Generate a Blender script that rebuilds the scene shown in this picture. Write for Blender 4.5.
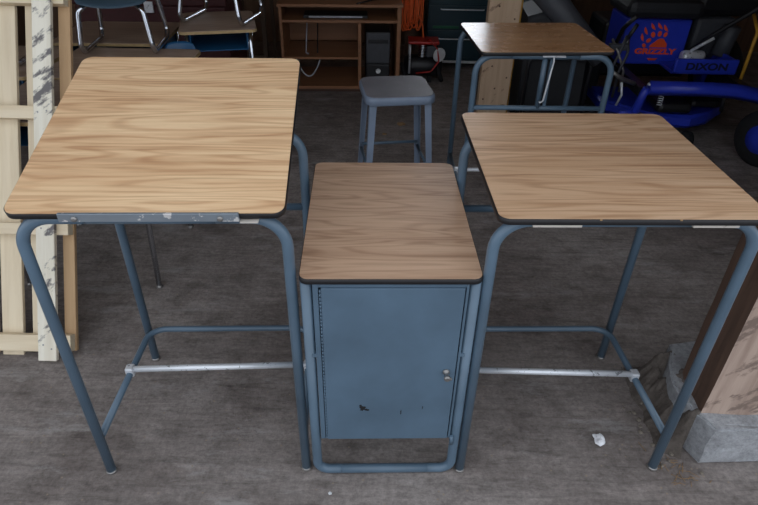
import bpy, bmesh, math, random
from mathutils import Vector, Matrix, noise
R = math.radians
random.seed(7)
scn = bpy.context.scene
for o in list(bpy.data.objects): bpy.data.objects.remove(o)

# ------------------------------------------------ camera, daylight, exposure
cam_d = bpy.data.cameras.new('camera'); cam = bpy.data.objects.new('camera', cam_d)
scn.collection.objects.link(cam); scn.camera = cam
cam_d.sensor_width = 36.0; cam_d.lens = 587.12 / 758 * 36.0; cam_d.clip_start = 0.05; cam_d.clip_end = 200
cam.matrix_world = (Matrix.Translation((0, 0, 1.6)) @ Matrix.Rotation(math.pi / 2 - 0.602, 4, 'X')
                    @ Matrix.Rotation(0.0209, 4, 'Z'))
cam_d.dof.use_dof = False

world = bpy.data.worlds.new('overcast_sky'); scn.world = world; world.use_nodes = True
wn = world.node_tree.nodes; wl = world.node_tree.links; wn.clear()
wo = wn.new('ShaderNodeOutputWorld'); wb = wn.new('ShaderNodeBackground')
wb.inputs['Color'].default_value = (0.86, 0.92, 1.0, 1); wb.inputs['Strength'].default_value = 1.15
wtc = wn.new('ShaderNodeTexCoord'); wsp = wn.new('ShaderNodeSeparateXYZ'); wmr = wn.new('ShaderNodeMapRange')
wmr.inputs['From Min'].default_value = .55; wmr.inputs['From Max'].default_value = .95
wmr.inputs['To Min'].default_value = 1.32; wmr.inputs['To Max'].default_value = 9.0
wl.new(wtc.outputs['Generated'], wsp.inputs[0]); wl.new(wsp.outputs['Y'], wmr.inputs['Value'])
wl.new(wmr.outputs[0], wb.inputs['Strength'])
wl.new(wb.outputs[0], wo.inputs[0])

scn.view_settings.view_transform = 'Standard'; scn.view_settings.look = 'None'
scn.view_settings.gamma = 1; scn.view_settings.use_curve_mapping = False
scn.view_settings.exposure = 0.0

# ------------------------------------------------ helpers
C = scn.collection
def link(o, parent=None):
    C.objects.link(o)
    if parent is not None: o.parent = parent
    return o
def obj(name, bm, m, parent=None, loc=(0, 0, 0), rot=(0, 0, 0)):
    bmesh.ops.recalc_face_normals(bm, faces=bm.faces)
    me = bpy.data.meshes.new(name); bm.to_mesh(me); bm.free()
    for mm in (m if isinstance(m, (list, tuple)) else [m]): me.materials.append(mm)
    o = bpy.data.objects.new(name, me); o.location = loc; o.rotation_euler = rot
    return link(o, parent)
def tag(o, label=None, cat=None, group=None, kind=None):
    if label: o['label'] = label
    if cat: o['category'] = cat
    if group: o['group'] = group
    if kind: o['kind'] = kind
    return o
def thing(name, label, cat, loc=(0, 0, 0), rz=0, group=None, rot=None):
    o = bpy.data.objects.new(name, None); o.empty_display_size = .1
    o.location = loc; o.rotation_euler = rot if rot else (0, 0, rz)
    return tag(link(o), label, cat, group)
def copy_tree(o, parent=None):
    c = o.copy(); C.objects.link(c)
    if parent is not None: c.parent = parent
    for ch in list(o.children): copy_tree(ch, c)
    return c
def box(bm, x0, x1, y0, y1, z0, z1, bev=0, mi=0, seg=2):
    r = bmesh.ops.create_cube(bm, size=1)
    vs = r['verts']
    for v in vs:
        v.co = Vector(((x0 + x1) / 2 + v.co.x * (x1 - x0), (y0 + y1) / 2 + v.co.y * (y1 - y0), (z0 + z1) / 2 + v.co.z * (z1 - z0)))
    fs = list({f for v in vs for f in v.link_faces})
    for f in fs: f.material_index = mi
    if bev:
        es = list({e for v in vs for e in v.link_edges})
        rr = bmesh.ops.bevel(bm, geom=es, offset=bev, segments=seg, affect='EDGES', profile=.5)
        for f in rr['faces']: f.material_index = mi
    return bm
def bx(*a, **k): return box(bmesh.new(), *a, **k)
def fillet(pts, r, n=7):
    pts = [Vector(p) for p in pts]
    rs = r if isinstance(r, (list, tuple)) else [r] * len(pts)
    out = [pts[0]]
    for i in range(1, len(pts) - 1):
        a, b, c = pts[i - 1], pts[i], pts[i + 1]
        u = (a - b).normalized(); w = (c - b).normalized()
        ang = u.angle(w)
        if rs[i] <= 0 or ang > math.pi - .02: out.append(b); continue
        d = min(rs[i] / math.tan(ang / 2), (a - b).length * .49, (c - b).length * .49)
        rad = d * math.tan(ang / 2)
        cen = b + (u + w).normalized() * (rad / math.sin(ang / 2))
        p0 = b + u * d - cen; p1 = b + w * d - cen
        for k in range(n + 1):
            t = k / n; om = p0.angle(p1)
            if om < 1e-5: out.append(cen + p0); continue
            out.append(cen + (p0 * math.sin((1 - t) * om) + p1 * math.sin(t * om)) / math.sin(om))
    out.append(pts[-1])
    return out
def tube(bm, pts, r, seg=12, fr=0, closed=False, mi=0, caps=True, radii=None, n=7):
    P = fillet(pts, fr, n) if fr else [Vector(p) for p in pts]
    Q = [P[0]]; RR = [radii[0] if radii else r]
    for i, p in enumerate(P[1:], 1):
        if (p - Q[-1]).length > 1e-6: Q.append(p); RR.append(radii[i] if radii else r)
    P = Q
    if closed and (P[0] - P[-1]).length < 1e-5: P.pop()
    n_ = len(P); rings = []
    def tan(i):
        if closed: return (P[(i + 1) % n_] - P[i - 1]).normalized()
        if i == 0: return (P[1] - P[0]).normalized()
        if i == n_ - 1: return (P[-1] - P[-2]).normalized()
        return ((P[i + 1] - P[i]).normalized() + (P[i] - P[i - 1]).normalized()).normalized()
    t = tan(0); up = Vector((0, 0, 1)) if abs(t.z) < .9 else Vector((0, 1, 0))
    a = t.cross(up).normalized()
    for i in range(n_):
        t2 = tan(i); q = t.rotation_difference(t2); a = (q @ a); a = (a - t2 * a.dot(t2)).normalized(); t = t2
        b = t.cross(a)
        rings.append([bm.verts.new(P[i] + (a * math.cos(2 * math.pi * k / seg) + b * math.sin(2 * math.pi * k / seg)) * RR[i]) for k in range(seg)])
    m = n_ if closed else n_ - 1
    for i in range(m):
        A, B = rings[i], rings[(i + 1) % n_]
        for k in range(seg):
            f = bm.faces.new((A[k], A[(k + 1) % seg], B[(k + 1) % seg], B[k])); f.smooth = True; f.material_index = mi
    if not closed and caps:
        for rg in (rings[0], rings[-1]):
            f = bm.faces.new(rg); f.material_index = mi
    return bm
def tb(pts, r, **k): return tube(bmesh.new(), pts, r, **k)
def lathe(bm, prof, seg=24, mat=None, mi=0, smooth=True):
    rings = []
    M = mat or Matrix()
    for (r, z) in prof:
        rings.append([bm.verts.new(M @ Vector((r * math.cos(2 * math.pi * k / seg), r * math.sin(2 * math.pi * k / seg), z))) for k in range(seg)])
    for A, B in zip(rings, rings[1:]):
        for k in range(seg):
            f = bm.faces.new((A[k], A[(k + 1) % seg], B[(k + 1) % seg], B[k])); f.smooth = smooth; f.material_index = mi
    bm.faces.new(rings[0]).material_index = mi; bm.faces.new(rings[-1]).material_index = mi
    return bm
def rrect(w, d, r, n=6, y0=0):
    """outline of a rounded rectangle, x centred, y from y0 to y0+d"""
    out = []
    for cx, cy, a0 in ((w / 2 - r, y0 + d - r, 0), (-w / 2 + r, y0 + d - r, 90), (-w / 2 + r, y0 + r, 180), (w / 2 - r, y0 + r, 270)):
        for k in range(n + 1):
            a = R(a0 + 90 * k / n); out.append((cx + r * math.cos(a), cy + r * math.sin(a)))
    return out
def prism(bm, outline, z0, z1, mi=0, M=None, bev=0):
    M = M or Matrix()
    lo = [bm.verts.new(M @ Vector((x, y, z0))) for x, y in outline]
    hi = [bm.verts.new(M @ Vector((x, y, z1))) for x, y in outline]
    n = len(lo); fs = []
    for k in range(n): fs.append(bm.faces.new((lo[k], lo[(k + 1) % n], hi[(k + 1) % n], hi[k])))
    a = bm.faces.new(lo); b = bm.faces.new(hi); fs += [a, b]
    for f in fs: f.material_index = mi
    if bev:
        rr = bmesh.ops.bevel(bm, geom=list(set(a.edges) | set(b.edges)), offset=bev, segments=2, affect='EDGES')
        for f in rr['faces']: f.material_index = mi; f.smooth = True
    return bm

# ------------------------------------------------ materials
def newmat(name):
    m = bpy.data.materials.new(name); m.use_nodes = True
    nt = m.node_tree; b = nt.nodes['Principled BSDF']
    return m, nt, b
def N(nt, t, **k):
    n = nt.nodes.new(t)
    for a, v in k.items():
        if a in n.inputs.keys(): n.inputs[a].default_value = v
        else: setattr(n, a, v)
    return n
def coords(nt, scale=(1, 1, 1), rot=(0, 0, 0), loc=(0, 0, 0)):
    tc = N(nt, 'ShaderNodeTexCoord'); mp = N(nt, 'ShaderNodeMapping')
    mp.inputs['Scale'].default_value = scale; mp.inputs['Rotation'].default_value = rot; mp.inputs['Location'].default_value = loc
    nt.links.new(tc.outputs['Object'], mp.inputs['Vector']); return mp.outputs['Vector']
def noisetex(nt, vec, scale, detail=4, rough=.55, dist=0):
    n = N(nt, 'ShaderNodeTexNoise'); n.inputs['Scale'].default_value = scale; n.inputs['Detail'].default_value = detail
    n.inputs['Roughness'].default_value = rough; n.inputs['Distortion'].default_value = dist
    nt.links.new(vec, n.inputs['Vector']); return n.outputs['Fac']
def ramp(nt, fac, stops):
    r = N(nt, 'ShaderNodeValToRGB'); el = r.color_ramp.elements
    while len(el) > 1: el.remove(el[-1])
    for i, (p, c) in enumerate(stops):
        e = el[0] if i == 0 else el.new(p)
        e.position = p; e.color = (c[0], c[1], c[2], 1) if len(c) == 3 else c
    nt.links.new(fac, r.inputs['Fac']); return r.outputs['Color']
def mix(nt, fac, a, b, mode='MIX'):
    m = N(nt, 'ShaderNodeMix'); m.data_type = 'RGBA'; m.blend_type = mode
    for s, v in ((m.inputs[0], fac), (m.inputs[6], a), (m.inputs[7], b)):
        if isinstance(v, (int, float)): s.default_value = v
        elif isinstance(v, tuple): s.default_value = (*v[:3], 1)
        else: nt.links.new(v, s)
    return m.outputs[2]
def bump(nt, b, h, strength=.2, dist=.01):
    n = N(nt, 'ShaderNodeBump'); n.inputs['Strength'].default_value = strength; n.inputs['Distance'].default_value = dist
    nt.links.new(h, n.inputs['Height']); nt.links.new(n.outputs[0], b.inputs['Normal'])
def srgb(r, g, b):
    f = lambda c: (c / 255 / 12.92) if c / 255 <= .04045 else ((c / 255 + .055) / 1.055) ** 2.4
    return (f(r), f(g), f(b))
def plain(name, col, rough=.5, metal=0, var=.12, sc=30, bmp=0, spec=.5):
    m, nt, b = newmat(name)
    v = coords(nt); nz = noisetex(nt, v, sc, 3)
    lo = tuple(c * (1 - var) for c in col); hi = tuple(min(1, c * (1 + var)) for c in col)
    nt.links.new(ramp(nt, nz, [(.3, lo), (.7, hi)]), b.inputs['Base Color'])
    b.inputs['Roughness'].default_value = rough; b.inputs['Metallic'].default_value = metal
    b.inputs['Specular IOR Level'].default_value = spec
    if bmp: bump(nt, b, nz, bmp, .004)
    return m
def worn_paint(name, col, chip, rough=.45, amount=.7, sc=45, metal=0):
    m, nt, b = newmat(name)
    v = coords(nt); big = noisetex(nt, v, 5, 4); sm = noisetex(nt, v, sc, 5, .65)
    base = ramp(nt, big, [(.3, tuple(c * .82 for c in col)), (.7, tuple(c * 1.15 for c in col))])
    f = ramp(nt, sm, [(amount, (0, 0, 0)), (amount + .03, (1, 1, 1))])
    nt.links.new(mix(nt, f, base, chip), b.inputs['Base Color'])
    b.inputs['Roughness'].default_value = rough; b.inputs['Metallic'].default_value = metal
    return m
def laminate(name, seed, light, mid, dark, rough=.38):
    """printed oak laminate, grain running along X"""
    m, nt, b = newmat(name)
    # growth-ring contours of a stretched noise field give the cathedral figure
    v1 = coords(nt, (.8, 8.5, 1), (0, 0, R(1.5)), (seed, seed * 1.7, 0)); f1 = noisetex(nt, v1, 1.0, 2.5, .5, .35)
    mu = N(nt, 'ShaderNodeMath'); mu.operation = 'MULTIPLY'; mu.inputs[1].default_value = 95; nt.links.new(f1, mu.inputs[0])
    si = N(nt, 'ShaderNodeMath'); si.operation = 'SINE'; nt.links.new(mu.outputs[0], si.inputs[0])
    hf = N(nt, 'ShaderNodeMath'); hf.operation = 'MULTIPLY_ADD'; hf.inputs[1].default_value = .5; hf.inputs[2].default_value = .5; nt.links.new(si.outputs[0], hf.inputs[0])
    rings = ramp(nt, hf.outputs[0], [(0, dark), (.22, mid), (.55, light), (1, light)])
    v0 = coords(nt, (.9, 15, 1), (0, 0, R(1.5)), (seed * 5, 0, 0)); f0 = noisetex(nt, v0, 1.6, 5, .62, .3)
    broad = ramp(nt, f0, [(.32, dark), (.45, mid), (.60, light)])
    c1 = mix(nt, .40, broad, rings)
    v2 = coords(nt, (2.5, 70, 1), (0, 0, R(1.5)), (seed * 2, 0, 0)); f2 = noisetex(nt, v2, 2.0, 5, .65)
    s2 = ramp(nt, f2, [(.30, (.72, .66, .60)), (.46, (.97, .96, .94)), (.62, (1.04, 1.04, 1.03)), (.8, (.90, .87, .83))])
    c2 = mix(nt, .6, c1, s2, 'MULTIPLY')
    v3 = coords(nt, (.8, 1.6, 1), (0, 0, 0), (seed * 3, 1, 0)); f3 = noisetex(nt, v3, 2.2, 2)
    s3 = ramp(nt, f3, [(.35, (.93, .89, .85)), (.65, (1.04, 1.04, 1.04))])
    c3 = mix(nt, .8, c2, s3, 'MULTIPLY')
    nt.links.new(c3, b.inputs['Base Color'])
    v4 = coords(nt, (1, 1, 1)); f4 = noisetex(nt, v4, 14, 4)
    rr = N(nt, 'ShaderNodeMapRange'); rr.inputs['To Min'].default_value = rough - .02; rr.inputs['To Max'].default_value = rough + .04
    nt.links.new(f4, rr.inputs['Value']); nt.links.new(rr.outputs[0], b.inputs['Roughness'])
    return m
def wood(name, light, dark, axis='Z', sc=1.0, rough=.75, blotch=None, blotch_amt=.55, bmp=.25):
    m, nt, b = newmat(name)
    s = {'X': (1.5, 22, 22), 'Y': (22, 1.5, 22), 'Z': (22, 22, 1.5)}[axis]
    v = coords(nt, tuple(q * sc for q in s)); f = noisetex(nt, v, 1.6, 5, .6, .6)
    c = ramp(nt, f, [(.3, dark), (.6, light)])
    v2 = coords(nt, tuple(q * .35 for q in s)); f2 = noisetex(nt, v2, 1.2, 3)
    c = mix(nt, .45, c, ramp(nt, f2, [(.35, tuple(q * .8 for q in light)), (.65, light)]))
    if blotch:
        v3a = coords(nt, (1, 1, 1), (0, R(38), 0)); vm = N(nt, 'ShaderNodeMapping'); vm.inputs['Scale'].default_value = (9, 14, 22)
        nt.links.new(v3a, vm.inputs['Vector']); f3 = noisetex(nt, vm.outputs['Vector'], 1.0, 5, .62)
        c = mix(nt, ramp(nt, f3, [(blotch_amt, (0, 0, 0)), (blotch_amt + .07, (1, 1, 1))]), c, blotch)
    nt.links.new(c, b.inputs['Base Color']); b.inputs['Roughness'].default_value = rough
    bump(nt, b, f, bmp, .004)
    return m
M = {}
OAK_L, OAK_M, OAK_D = srgb(222, 186, 142), srgb(205, 163, 120), srgb(176, 132, 92)
M['oak_a'] = laminate('oak_laminate_light', 3.1, srgb(236, 204, 164), srgb(216, 176, 136), srgb(184, 141, 106), .36)
M['oak_b'] = laminate('oak_laminate_warm', 7.4, srgb(216, 182, 150), srgb(196, 158, 124), srgb(162, 122, 92))
M['oak_c'] = laminate('oak_laminate_rosy', 1.3, srgb(208, 176, 150), srgb(190, 156, 130), srgb(160, 126, 102))
M['oak_d'] = laminate('oak_laminate_brown', 2.7, srgb(205, 160, 120), srgb(190, 145, 105), srgb(165, 120, 84), .26)
M['edge'] = plain('black_rubber_edge', srgb(26, 25, 28), .5)
M['steel_blue'] = worn_paint('blue_grey_tube_enamel', srgb(88, 109, 127), srgb(160, 170, 180), .32, .74)
M['panel_blue'] = worn_paint('blue_grey_panel_enamel', srgb(84, 106, 125), srgb(60, 60, 62), .42, .80, 18)
M['dark_gap'] = plain('matte_black_plastic', srgb(20, 21, 24), .8)  # matte black for the door scuffs and the cabinet's side slot
M['chrome'] = plain('chrome', srgb(215, 220, 228), .14, 1, .04)
M['zinc'] = worn_paint('zinc_conduit', srgb(226, 230, 236), srgb(140, 144, 150), .38, .60, 60, .4)
M['alu'] = worn_paint('scuffed_blue_grey_steel', srgb(140, 150, 160), srgb(222, 222, 222), .30, .60, 28, .5)
M['bare'] = worn_paint('chipped_white_bracket', srgb(196, 190, 182), srgb(90, 78, 66), .6, .66, 60)
M['glide'] = plain('steel_glide', srgb(150, 148, 146), .4, .8)
M['brass'] = plain('dull_brass', srgb(150, 138, 112), .35, .9)
M['pallet'] = wood('fresh_pine', srgb(228, 212, 184), srgb(206, 186, 154), 'Z', 1)
M['pallet_x'] = wood('fresh_pine_crosswise', srgb(228, 212, 184), srgb(208, 186, 152), 'X', 1)
M['pallet_white'] = wood('whitewashed_board', srgb(238, 232, 216), srgb(214, 202, 178), 'Z', 1, .8, srgb(112, 108, 108), .56)
M['pallet_orange'] = wood('orange_pine', srgb(206, 172, 132), srgb(176, 138, 100), 'Z', 1)
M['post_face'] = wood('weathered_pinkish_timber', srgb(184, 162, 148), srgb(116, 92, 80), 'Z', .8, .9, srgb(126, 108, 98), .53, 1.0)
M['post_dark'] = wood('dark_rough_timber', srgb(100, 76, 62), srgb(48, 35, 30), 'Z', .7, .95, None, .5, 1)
M['stud'] = wood('pale_stud_timber', srgb(206, 178, 150), srgb(178, 146, 118), 'Z', .7, .85, srgb(130, 104, 86), .62, .4)
M['old_wood'] = wood('old_brown_wood', srgb(96, 78, 64), srgb(60, 48, 40), 'Z', .7)
M['ply'] = wood('barn_board', srgb(126, 98, 78), srgb(84, 64, 52), 'Z', .4, .9)
M['rafters'] = wood('barn_ceiling_board', srgb(170, 138, 112), srgb(120, 96, 78), 'X', .4, .9)
M['cherry'] = wood('brown_veneer', srgb(150, 104, 72), srgb(120, 80, 54), 'X', .6, .45, None, .5, .05)
M['cherry_dark'] = wood('dark_veneer', srgb(84, 56, 44), srgb(60, 40, 34), 'X', .6, .5, None, .5, .05)
M['black'] = plain('black_plastic', srgb(24, 24, 28), .45)
M['black_soft'] = plain('black_vinyl', srgb(22, 23, 28), .6, 0, .2, 12, .3)
M['grey_plastic'] = plain('dark_grey_plastic', srgb(62, 64, 70), .55)
M['rubber'] = plain('tyre_rubber', srgb(24, 24, 26), .85, 0, .25, 50, .3)
M['mower_blue'] = plain('mower_blue_enamel', srgb(42, 60, 186), .32, 0, .08, 8)
M['orange'] = plain('orange_decal', srgb(235, 80, 30), .5, 0, .03)
M['letter_black'] = plain('black_decal', srgb(12, 14, 40), .6, 0, .03)
M['cord'] = plain('orange_cord', srgb(235, 104, 48), .5)
M['red'] = plain('red_enamel', srgb(170, 36, 30), .4)
M['teal'] = plain('dark_teal_enamel', srgb(26, 52, 62), .4, 0, .1, 6)
M['green'] = plain('green_enamel', srgb(24, 90, 60), .5)
M['white'] = plain('white_paint', srgb(210, 212, 215), .5)
M['seat_blue'] = plain('blue_shell_plastic', srgb(24, 84, 128), .35, 0, .08, 6)
M['school_top'] = laminate('school_desk_laminate', 9.3, srgb(172, 150, 132), srgb(158, 136, 120), srgb(140, 118, 102))
M['tan_edge'] = plain('tan_edge_band', srgb(176, 150, 108), .5)
M['stool'] = worn_paint('grey_blue_stool_enamel', srgb(124, 138, 158), srgb(90, 92, 98), .36, .7, 30)
M['stool_top'] = worn_paint('dusty_stool_seat', srgb(112, 110, 118), srgb(150, 146, 144), .5, .66, 40)
M['paper'] = plain('crumpled_paper', srgb(225, 226, 230), .8)
M['leaf'] = plain('dry_leaf', srgb(150, 120, 84), .8)
M['stone'] = plain('gravel', srgb(120, 112, 102), .9, 0, .3, 60, .6)
M['cable'] = plain('grey_cable', srgb(170, 172, 180), .5)
M['yellow'] = plain('yellow_plastic', srgb(200, 150, 50), .5)

def concrete(name, lo, hi, streak=True, loc=(0, 0, 0)):
    m, nt, b = newmat(name)
    v = coords(nt, (1, 1, 1)); big = noisetex(nt, v, 1.3, 6, .6)
    med = noisetex(nt, v, 9, 8, .72); fine = noisetex(nt, v, 60, 8, .8)
    c = ramp(nt, big, [(.3, lo), (.7, hi)])
    c = mix(nt, .75, c, ramp(nt, med, [(.30, (.46, .44, .43)), (.46, (.88, .88, .88)), (.58, (1.05, 1.05, 1.05)), (.72, (1.34, 1.33, 1.33))]), 'MULTIPLY')
    c = mix(nt, .8, c, ramp(nt, fine, [(.3, (.50, .49, .49)), (.5, (1, 1, 1)), (.72, (1.45, 1.45, 1.45))]), 'MULTIPLY')
    if streak:
        vs = coords(nt, (3.2, 26, 1), (0, 0, R(3))); st = noisetex(nt, vs, 1.6, 8, .74, .8)
        c = mix(nt, .7, c, ramp(nt, st, [(.32, (.52, .51, .50)), (.48, (.95, .95, .95)), (.70, (1.32, 1.31, 1.30))]), 'MULTIPLY')
        vo = coords(nt, (1, 1.6, 1), (0, 0, 0), (4, 2, 0)); s = noisetex(nt, vo, 3.2, 5, .7)
        c = mix(nt, ramp(nt, s, [(.50, (0, 0, 0)), (.72, (.5, .5, .5))]), c, srgb(64, 52, 48))
        # pale scraped patches, with a shape of their own
        vp = coords(nt, (1, 3.0, 1), (0, 0, R(-8)), (1.4, 7.1, 0)); p = noisetex(nt, vp, 2.4, 8, .75)
        c = mix(nt, ramp(nt, p, [(.56, (0, 0, 0)), (.64, (.5, .5, .5))]), c, srgb(170, 166, 164))
        # scattered specks of chaff
        vv = N(nt, 'ShaderNodeTexVoronoi'); vv.inputs['Scale'].default_value = 26
        nt.links.new(coords(nt, (1, 1, 1)), vv.inputs['Vector'])
        c = mix(nt, ramp(nt, vv.outputs['Distance'], [(.07, (.75, .75, .75)), (.10, (0, 0, 0))]), c, srgb(150, 134, 116))
    nt.links.new(c, b.inputs['Base Color']); b.inputs['Roughness'].default_value = .82
    b.inputs['Specular IOR Level'].default_value = .3
    h = mix(nt, .5, fine, med); bump(nt, b, h, .8, .012)
    return m
M['floor'] = concrete('stained_concrete', srgb(122, 113, 109), srgb(158, 150, 146))
M['footing'] = concrete('pale_concrete', srgb(150, 152, 156), srgb(176, 178, 182), False)

# ------------------------------------------------ the building
def struct(name, bm, m, **k): return tag(obj(name, bm, m, **k), kind='structure')
XL, XR, YB, ZC, YF = -3.4, 4.2, 6.0, 3.1, 1.36
struct('floor', bx(XL - 2, XR + 2, -4, YB + .2, -.12, 0), M['floor'])
struct('ceiling', bx(XL - .1, XR + .1, YF, YB + .2, ZC, ZC + .08), M['rafters'])
struct('wall_left', bx(XL - .1, XL, YF, YB + .1, 0, ZC), M['ply'])
struct('wall_right', bx(XR, XR + .1, YF, YB + .1, 0, ZC), M['ply'])
WX0, WX1, WZ0, WZ1 = .45, 1.05, 1.45, 2.10
bm = bmesh.new()
box(bm, XL, WX0, YB, YB + .1, 0, ZC); box(bm, WX1, XR, YB, YB + .1, 0, ZC)
box(bm, WX0, WX1, YB, YB + .1, 0, WZ0); box(bm, WX0, WX1, YB, YB + .1, WZ1, ZC)
struct('wall_back', bm, M['ply'])
bm = bmesh.new()
for a in ((WX0, WX0 + .03, WZ0, WZ1), (WX1 - .03, WX1, WZ0, WZ1), (WX0, WX1, WZ0, WZ0 + .03), (WX0, WX1, WZ1 - .03, WZ1)):
    box(bm, a[0], a[1], YB - .02, YB + .1, a[2], a[3])
wf = struct('window_1', bm, M['old_wood'])
bm = bmesh.new()
box(bm, 1.85, XR, YF, YF + .1, 0, ZC); box(bm, XL, 1.85, YF, YF + .1, 2.8, ZC)  # unseen; right part's extent set to limit daylight reaching the mower
struct('wall_front', bm, M['ply'])

# ------------------------------------------------ drafting desks
LEG_R = .0140
def leg_mesh(x, y, ztop, sx, bend=.09, inner=.16, r=LEG_R):
    """vertical tube with a swept bend into the rail under the top; sx points inward"""
    return tb([(x, y, .006), (x, y, ztop), (x + sx * inner, y, ztop)], r, fr=bend, seg=16, n=10)
def glide_mesh(x, y): return lathe(bmesh.new(), [(.014, 0), (.0165, .003), (.0165, .008), (.012, .012)], 14, Matrix.Translation((x, y, 0)))
def slab_parts(root, w, d, r, top_mat, z=.0, tilt=0, th=.017, edge_label=None, zb=0):
    """laminate top with its black edge band; origin at the front edge"""
    t = obj('tabletop', prism(bmesh.new(), rrect(w - .004, d - .004, r, 8, .002), -.0155, 0, bev=.0006), top_mat, root, (0, 0, z), (tilt, 0, 0))
    ol = rrect(w, d, r + .002, 8); il = rrect(w - .0036, d - .0036, r, 8, .0018)
    bm = bmesh.new(); n = len(ol)
    rows = [[bm.verts.new((x, y, zz)) for (x, y) in o] for o, zz in ((il, -.0012), (ol, -.0022), (ol, -th + .001), (il, -th))]
    for a in range(4):
        A, B = rows[a], rows[(a + 1) % 4]
        for k in range(n): bm.faces.new((A[k], A[(k + 1) % n], B[(k + 1) % n], B[k])).smooth = (a != 3)
    obj('edge_band', bm, M['edge'], t)
    return t
def drafting_desk(label, x, y, rz, w, d, h, top_mat, tilt=0, rot180=False, lw=None, yf=.032, yr=.52, frame_h=None, rail_z=.66, foot_y=None, foot_y2=None, top_rot=0, top_dx=0, top_dy=0, closed=True):
    root = thing('drafting_desk', label, 'desk', (x, y, 0), rz)
    tp = slab_parts(root, w, d, .026, top_mat, h, tilt)
    tp.rotation_euler.z = top_rot; tp.location.x = top_dx; tp.location.y = top_dy
    lx = (lw or w) / 2 - .004; zt = (frame_h or h) - .017 - LEG_R + .007
    for s in (-1, 1):
        for yy in (yf, yr):
            L = obj('leg', leg_mesh(s * lx, yy, zt, -s), M['steel_blue'], root)
            g = obj('foot_glide', glide_mesh(s * lx, yy), M['glide'], L)
    for yy in (yf, yr):
        obj('crossbar', tb([(-lx + .155, yy, zt), (lx - .155, yy, zt)], LEG_R, seg=16), M['steel_blue'], root)
    obj('back_rail', tb([(-lx + .01, yr, rail_z), (lx - .01, yr, rail_z)], .0115), M['steel_blue'], root)
    for s in (-1, 1):
        obj('side_rail', tb([(s * (lx - .05), yf, zt), (s * (lx - .05), yr, zt)], .010), M['steel_blue'], root)
    # U-shaped stretcher that runs from one front leg round the back to the other
    zs = .152
    if not closed:
        for s in (-1, 1): obj('stretcher', tb([(s * lx, yf, zs), (s * lx, yr, zs)], .0108), M['steel_blue'], root)
    else: obj('stretcher', tb([(-lx, yf + .012, zs), (-lx + .012, yr - .004, zs), (lx - .012, yr - .004, zs), (lx, yf + .012, zs)], .0108, fr=.06), M['steel_blue'], root)
    fy = foot_y if foot_y is not None else yf + .25
    fy2 = foot_y2 if foot_y2 is not None else fy
    fr = obj('foot_rail', tb([(-lx + .008, fy, zs + .012), (lx - .008, fy2, zs + .012)], .0108), M['zinc'], root)
    tag(fr, 'bare zinc foot rail')
    for s in (-1, 1):
        yy = fy if s < 0 else fy2
        obj('clamp', bx(s * (lx - .006) - .0135, s * (lx - .006) + .0135, yy - .015, yy + .015, zs - .0125, zs + .024, bev=.005), M['zinc'], fr)
    return root, lx, zt

# left, tilted
rootL, lxL, ztL = drafting_desk('oak drafting desk with tilted top and long steel ledge, beside the pallet', -.5101, 1.084, .0452, .6072, .6116, .9432,
                                M['oak_a'], tilt=.2698, yf=.034, yr=.52, frame_h=.937, foot_y=.306, foot_y2=.318)
lg = obj('pencil_ledge', bx(-.180, .205, -.0075, -.0005, -.016, .0045, bev=.0012), M['alu'], rootL, (0, 0, .9432))
tag(lg, 'scuffed steel ledge along the front edge')
for xx in (-.145, .165):
    bm = bmesh.new(); lathe(bm, [(.007, 0), (.0065, .003), (.003, .0045)], 12, Matrix.Translation((xx, -.0075, -.008)) @ Matrix.Rotation(R(90), 4, 'X'))
    obj('screw', bm, M['glide'], lg)
obj('bracket', bx(.205, .245, -.005, .02, -.0215, -.0185), M['bare'], rootL, (0, 0, .9432))
for s in (-1, 1):
    obj('stay_rod', tb([(s * .2, .50, .912), (s * .2, .44, .9432 + .44 * math.sin(.2698) - .004)], .005), M['zinc'], rootL)

# right, flat
rootR, lxR, ztR = drafting_desk('oak drafting desk with flat level top, right of the cabinet desk', .5733, 1.1159, .034, .6211, .6328, .9367,
                                M['oak_b'], yf=.032, yr=.52, foot_y=.300, foot_y2=.276)
for a, c in ((-.232, -.122), (.130, .235)):
    obj('bracket', bx(a, c, .0045, .03, -.0245, -.0175), M['bare'], rootR, (0, 0, .9367))
for xx in (-.085, .095): obj('edge_chip', bx(xx - .0025, xx + .0025, -.0006, .002, -.004, -.001), M['leaf'], rootR, (0, 0, .9367))

# far one, standing the other way round with its railed side towards the camera
rootF, lxF, ztF = drafting_desk('drafting desk farthest back, with brown top and open railed frame', .706, 3.155, math.pi + .03, .605, .528, .88,
                                M['oak_d'], tilt=0, lw=.622, yf=.01, yr=.51, rail_z=.618, foot_y=.24, top_rot=.052, top_dx=.019, top_dy=.003, closed=False)
obj('centre_strut', tb([(.0, .51, .618), (.0, .51, ztF)], .0125), M['steel_blue'], rootF)
obj('centre_strut', bx(-.036, -.023, .503, .517, .610, ztF), M['steel_blue'], rootF)
st = obj('stay_rod', tb([(-.03, .531, ztF + .006), (-.03, .543, ztF - .014), (-.012, .543, .665), (.0, .543, .654), (.0, .527, .654)], .0037, fr=.008), M['white'], rootF)
tag(st, 'thin pale stay rod hanging down')
obj('bracket', bx(-.08, .02, .516, .541, ztF + .004, ztF + .0095), M['zinc'], rootF)

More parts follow.
